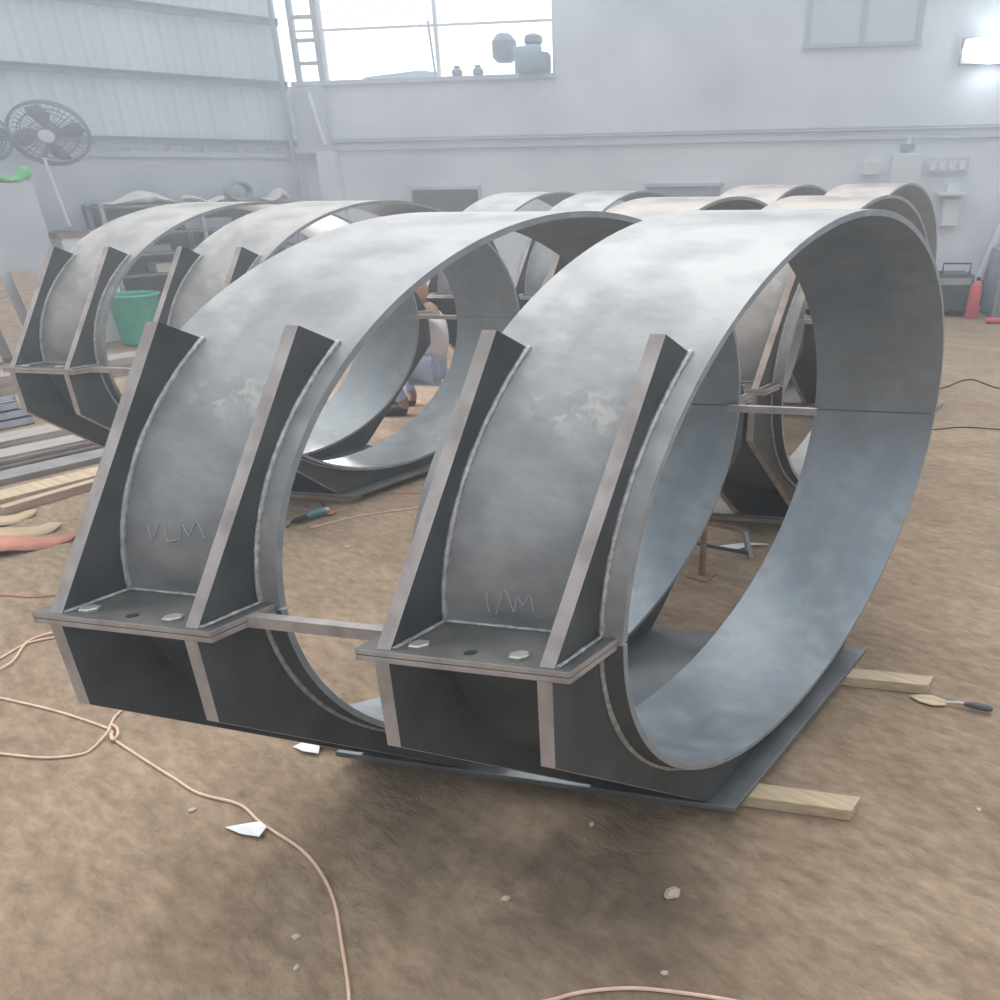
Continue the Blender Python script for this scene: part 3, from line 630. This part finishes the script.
for k, wh in enumerate(('nearest the drawer cabinet', 'in the middle', 'farthest left')):
    a = lw(4.02+.30*k, 1.62+.03*k, .02); o = MB().bar((0, 0, 0), lw(4.06+.30*k, 1.345, .82)-a, .20, .02, upv=tuple(LN)).build('leaning_board', WOODD); o.location = a
    tag(o, 'weathered brown board leaning against the pale pier, the one '+wh, 'board', 'leaning boards at the left edge')

# ------------------------------------------------------------------ on the ledge of the opening
def at_back(name, s_, d, z): return empty(name, tuple(bw(s_, d, z)))
m1 = at_back('motor_unit', 5.85, .08, 2.792); tag(m1, 'pale blue-grey motor unit standing at the right end of the opening ledge', 'motor')
PB = mat('hazy_blue_paint', (.22, .30, .36), (.30, .38, .45), rough=.6)
PB2 = mat('pale_blue_paint', (.45, .60, .70), rough=.6)
MB().lathe([(.20, 0), (.22, .03), (.22, .19), (.2, .22)], (.12, .02, 0), 16).build('drum', PB, m1, smooth=True)
MB().box(-.22, .22, -.08, .08, .20, .30).build('housing', PB2, m1, bevel=.02)
MB().lathe([(.10, 0), (.16, .05), (.16, .22), (.09, .30)], (-.3, -.05, .15), 14).build('head', PB, m1, smooth=True)
MB().lathe([(.08, 0), (.12, .04), (.11, .1), (.05, .13)], (.1, .05, .30), 12).build('cap', PB, m1, smooth=True)
MB().bar((-.1, -.04, 0), (-.1, -.04, .2), .05).build('leg', PB2, m1)
for k, (s_, lb) in enumerate(((6.48, 'right one of the two small dark pots on the opening ledge'), (6.76, 'left one of the two small dark pots on the opening ledge'))):
    o = MB().lathe([(.04, 0), (.075, .03), (.07, .07), (.035, .10), (.045, .12)], tuple(bw(s_, .08, 2.791)), 12).build('small_pot', PB, smooth=True); tag(o, lb, 'pot', 'dark pots on the opening ledge')
o = MB().bar(bw(7.05, .08, 2.79), bw(7.1, .08, 3.4), .02).build('iron_rod', PIPE); tag(o, 'thin upright rod on the opening ledge', 'rod')
bl_ = empty('bench', tuple(bw(8.0, 1.4, 0))); tag(bl_, 'hazy blue-grey machine bench outside the opening', 'bench')
MB().box(-.6, .6, -.2, .2, 2.9, 2.98).build('top', PB2, bl_); MB().box(-.1, .1, -.1, .1, 0, 2.9).build('pedestal', PB2, bl_)

# ------------------------------------------------------------------ electrics and gear by the back wall
def wbox(name, s0, s1, z0, z1, dep, m, label, cat, group=None):
    b = MB(); bwall(b, s0, s1, -dep, -.001, z0, z1); return tag(b.build(name, m, bevel=.006), label, cat, group)
wbox('switch_box', 1.35, 1.55, 1.60, 1.75, .08, WHITE, 'small white switch box on the back wall, left of the fuse box', 'switch box')
fb = empty('fuse_box', tuple(bw(1.05, -.001, 1.55))); tag(fb, 'large white fuse box on the back wall with a conduit rising from it', 'fuse box')
b = MB(); bwall(b, .88, 1.22, -.13, 0, 1.50, 1.83); b.v = [tuple(Vector(v)-fb.location) for v in b.v]; b.build('box', WHITE, fb, bevel=.008)
b = MB(); b.tube([bw(1.05, -.03, 1.83)-fb.location, bw(1.05, -.03, 2.0)-fb.location], .03, 8); b.build('conduit', WHITE, fb)
b = MB(); bwall(b, .98, 1.13, -.10, 0, 1.86, 1.93); b.v = [tuple(Vector(v)-fb.location) for v in b.v]; b.build('gland', GREYM, fb)
b = MB(); bwall(b, .30, .80, -.03, -.001, 1.60, 1.78); o = b.build('socket_strip', PLASTER_D); tag(o, 'strip of four white switches on the back wall right of the fuse box', 'switch strip')
for k in range(4):
    b = MB(); bwall(b, .34+k*.115, .41+k*.115, -.05, -.03, 1.64, 1.74); b.build('switch', WHITE, o)
wbox('wall_shelf', .30, .62, 1.36, 1.40, .2, WHITE, 'small white shelf on the back wall below the switches', 'shelf')
wbox('white_helmet', .38, .52, 1.401, 1.49, .14, WHITE, 'white rounded object resting on the small wall shelf', 'helmet')
wbox('meter_box', .32, .52, 1.02, 1.32, .10, WHITE, 'pale meter box on the back wall below the small shelf', 'meter box')
# floodlight
fd = empty('floodlight', tuple(bw(.35, -.03, 2.86))); tag(fd, 'glowing floodlight mounted on the back wall near the right edge', 'floodlight')
LAMP = mat('lamp_face', (1, 1, 1), emit=(.85, .95, 1.0), es=60)
b = MB(); bwall(b, -.03, .63, -.14, -.03, 2.72, 2.98); b.v = [tuple(Vector(v)-fd.location) for v in b.v]; b.build('housing', GREYM, fd, bevel=.01)
b = MB(); n0 = 0
for i in range(25): a = 2*PI*i/24
ring_ = [(.30+.32*math.cos(2*PI*i/24), 2.85+.13*math.sin(2*PI*i/24)) for i in range(24)]
b.add([bw(s_, -.16, z)-fd.location for s_, z in ring_]+[bw(s_, -.14, z)-fd.location for s_, z in ring_], [tuple(range(24)), tuple(range(24, 48))[::-1]]+[(i, (i+1) % 24, 24+(i+1) % 24, 24+i) for i in range(24)]); b.build('lamp_face', LAMP, fd)
# cabinets, extinguisher, pole
cb = empty('steel_cabinet', tuple(bw(-.5, -.45, 0))); tag(cb, 'dark grey steel cabinet at the right edge by the back wall', 'cabinet')
def bb(mb, o_, s0, s1, d0, d1, z0, z1):
    n = len(mb.v); mb.box(s0, s1, d0, d1, z0, z1)
    for i in range(n, len(mb.v)): mb.v[i] = tuple(bw(*mb.v[i])-o_.location)
    return mb
bb(MB(), cb, -1.1, -.14, -.7, -.14, 0, .78).build('body', GREYM, cb, bevel=.01)
bb(MB(), cb, -.62, -.18, -.72, -.7, .06, .72).build('door', GREYM, cb); bb(MB(), cb, -.58, -.56, -.74, -.72, .35, .5).build('handle', WHITE, cb)
bx = empty('welding_machine', tuple(bw(.35, -.35, 0))); tag(bx, 'dark welding machine low against the back wall beside the steel cabinet', 'machine')
bb(MB(), bx, .12, .62, -.6, -.1, .06, .50).build('body', DARK, bx, bevel=.02)
bb(MB(), bx, .15, .60, -.62, -.60, .38, .46).build('front_panel', GREYM, bx)
for s_ in (.18, .56): MB().lathe([(.06, -.02), (.06, .02)], bw(s_, -.5, .06)-bx.location, 14, rot=Matrix.Rotation(PI/2, 3, 'X')).build('wheel', BLACK, bx)
MB().tube([bw(.18, -.55, .5)-bx.location, bw(.18, -.55, .62)-bx.location, bw(.5, -.55, .62)-bx.location, bw(.5, -.55, .5)-bx.location], .012, 6).build('handle', BLACK, bx)
ex = empty('fire_extinguisher', tuple(bw(.10, -.70, 0))); tag(ex, 'red fire extinguisher standing in front of the dark welding machine', 'fire extinguisher')
MB().lathe([(.06, 0), (.075, .02), (.075, .36), (.05, .42), (.02, .44)], (0, 0, 0), 16).build('cylinder', RED, ex, smooth=True)
MB().lathe([(.022, .44), (.022, .47), (.012, .48)], (0, 0, 0), 10).build('valve', BLACK, ex)
MB().tube([(0, 0, .46), (.06, -.02, .44), (.08, -.02, .30), (.078, -.01, .15)], .009, 6).build('hose', BLACK, ex, smooth=True)
o = MB().tube([bw(-.02, -.065, .0), bw(-.10, -.065, .5), bw(-.44, -.065, 2.0)], .05, 8).build('leaning_pole', WHITE, smooth=True); tag(o, 'white pole leaning against the back wall beside the steel cabinet', 'pole')
o = MB().tube([(0, 0, .035), (.30, .1, .035), (.55, .05, .035)], .034, 10).build('red_cylinder', RED, smooth=True); o.location = (-1.45, 8.95, 0); tag(o, 'red tube lying on the floor at the right edge before the cabinet', 'tube')
# ------------------------------------------------------------------ welder
def skin_body(name, joints, edges, m, parent, sub=2):
    me = bpy.data.meshes.new(name); me.from_pydata([j[0] for j in joints], edges, []); o = bpy.data.objects.new(name, me); C.objects.link(o); o.parent = parent
    me.materials.append(m)
    s_ = o.modifiers.new('skin', 'SKIN'); s_.use_smooth_shade = True
    for i, j in enumerate(joints):
        v = me.skin_vertices[0].data[i]; v.radius = (j[1], j[1] if len(j) < 3 else j[2]); v.use_root = (i == 0)
    u_ = o.modifiers.new('sub', 'SUBSURF'); u_.levels = sub; u_.render_levels = sub
    return o
SKIN = mat('skin', (.36, .21, .14), rough=.6); SHIRT = mat('white_shirt', (.80, .72, .72), rough=.9, bump=.3, scale=8); JEAN = mat('pale_blue_jeans', (.42, .50, .68), (.52, .60, .78), rough=.9, scale=9)
wd_ = empty('person', (-3.95, 2.24, 0), math.radians(215)); wd_.scale = (.95, .95, .90); tag(wd_, 'person crouching in white shirt and pale blue trousers, welding behind the left clamp', 'person')
# local +x is where the person faces
J = [((0, 0, .40), .12), ((-.03, 0, .53), .12), ((-.04, 0, .66), .13), ((-.02, 0, .79), .11), ((.0, 0, .86), .05), ((.03, 0, .89), .06), ((.06, 0, .95), .085), ((.07, 0, 1.01), .065),
     ((-.02, .17, .78), .06), ((.20, .22, .62), .045), ((.38, .10, .58), .034), ((.44, .06, .58), .03),
     ((-.02, -.17, .78), .06), ((.20, -.22, .62), .045), ((.38, -.10, .58), .034), ((.44, -.06, .58), .03),
     ((.02, .10, .38), .095), ((.36, .17, .44), .065), ((.20, .15, .10), .048), ((.20, .15, .05), .045), ((.38, .17, .035), .035),
     ((.02, -.10, .38), .095), ((.36, -.17, .44), .065), ((.20, -.15, .10), .048), ((.20, -.15, .05), .045), ((.38, -.17, .035), .035)]
E_ = [(0,1),(1,2),(2,3),(3,4),(4,5),(5,6),(6,7),(3,8),(8,9),(9,10),(10,11),(3,12),(12,13),(13,14),(14,15),(0,16),(16,17),(17,18),(18,19),(19,20),(0,21),(21,22),(22,23),(23,24),(24,25)]
skin_body('body', J, E_, SKIN, wd_)
def sub(ix, scale, name, m):
    mp_ = {a: i for i, a in enumerate(ix)}
    return skin_body(name, [(J[a][0], J[a][1]*scale) for a in ix], [(mp_[a], mp_[b_]) for a, b_ in E_ if a in mp_ and b_ in mp_], m, wd_)
sub([0, 1, 2, 3, 8, 9, 10, 12, 13, 14], 1.24, 'shirt', SHIRT)
sub([0, 16, 17, 18, 21, 22, 23], 1.18, 'trousers', JEAN)
for sy in (-1, 1):
    skin_body('shoe', [((.17, sy*.15, .05), .05), ((.28, sy*.16, .045), .045), ((.42, sy*.175, .035), .04)], [(0, 1), (1, 2)], BLACK, wd_)
    for k in range(5):      # fingers curled round the torch and the stinger
        y0 = sy*.06+(-.028+.014*k)
        skin_body('finger', [((.445, y0, .58), .009), ((.48, y0, .585-.004*k), .008), ((.495, y0, .565), .007), ((.48, y0, .552), .006)], [(0, 1), (1, 2), (2, 3)], SKIN, wd_, 1)
MB().lathe([(.10, -.06), (.115, .0), (.10, .06), (.06, .10), (.01, .115)], (.065, 0, .97), 18).build('cap', REDB, wd_, smooth=True)
for sy in (-1, 1): MB().lathe([(.004, -.008), (.011, 0), (.004, .008)], (.145, sy*.03, .95), 8).build('eye', BLACK, wd_)
MB().lathe([(.018, -.03), (.012, .01), (.004, .03)], (.15, 0, .93), 8).build('nose', SKIN, wd_)
tr = empty('welding_torch', (-4.0, 2.20, 0), math.radians(215)); tr.scale = (.95, .95, .90); tag(tr, 'welding torch with a blazing arc held by the crouching person', 'welding torch')
MB().tube([(.58, .06, .60), (.66, .04, .56), (.76, .0, .50)], .013, 8).build('handle', BLACK, tr)
ARC = mat('welding_arc', (1, 1, 1), emit=(1, .80, .78), es=120)
MB().lathe([(.004, -.02), (.022, 0), (.004, .02)], (.78, -.005, .48), 10).build('arc', ARC, tr)
al = bpy.data.lights.new('arc_light', 'POINT'); al.energy = 38; al.color = (1, .90, .92); al.shadow_soft_size = .04
ao = bpy.data.objects.new('arc_light', al); C.objects.link(ao); ao.parent = tr; ao.location = (.80, -.005, .56)
wk = empty('steel_bracket', (-4.72, 1.70, 0)); tag(wk, 'small grey steel bracket standing in front of the crouching person', 'steel bracket')
MB().box(-.10, .10, -.12, .12, 0, .02).build('base', STEEL, wk); MB().box(-.02, .02, -.12, .12, .02, .44).build('upright', STEEL, wk)
# ------------------------------------------------------------------ dusty, smoky air of the workshop
hz = bpy.data.materials.new('workshop_haze'); hz.use_nodes = True; hn = hz.node_tree; hn.nodes.clear()
ho = hn.nodes.new('ShaderNodeOutputMaterial'); hv = hn.nodes.new('ShaderNodeVolumePrincipled')
hv.inputs['Color'].default_value = (.86, .93, 1, 1); hv.inputs['Anisotropy'].default_value = .25
htc = hn.nodes.new('ShaderNodeTexCoord'); hsx = hn.nodes.new('ShaderNodeSeparateXYZ'); hmr = hn.nodes.new('ShaderNodeMapRange')
hn.links.new(htc.outputs['Object'], hsx.inputs[0]); hn.links.new(hsx.outputs['Z'], hmr.inputs[0])
hmr.inputs[1].default_value = .6; hmr.inputs[2].default_value = 1.7; hmr.inputs[3].default_value = .012; hmr.inputs[4].default_value = .050   # smoke gathers under the roof
hn.links.new(hmr.outputs[0], hv.inputs['Density'])
hn.links.new(hv.outputs[0], ho.inputs['Volume'])
mb = MB().box(-11.5, 4.5, -5.8, 13.2, -.3, 5.1)
o = mb.build('haze', hz); tag(o, 'thin pale welding haze hanging in the air of the whole workshop', 'haze', kind='stuff')
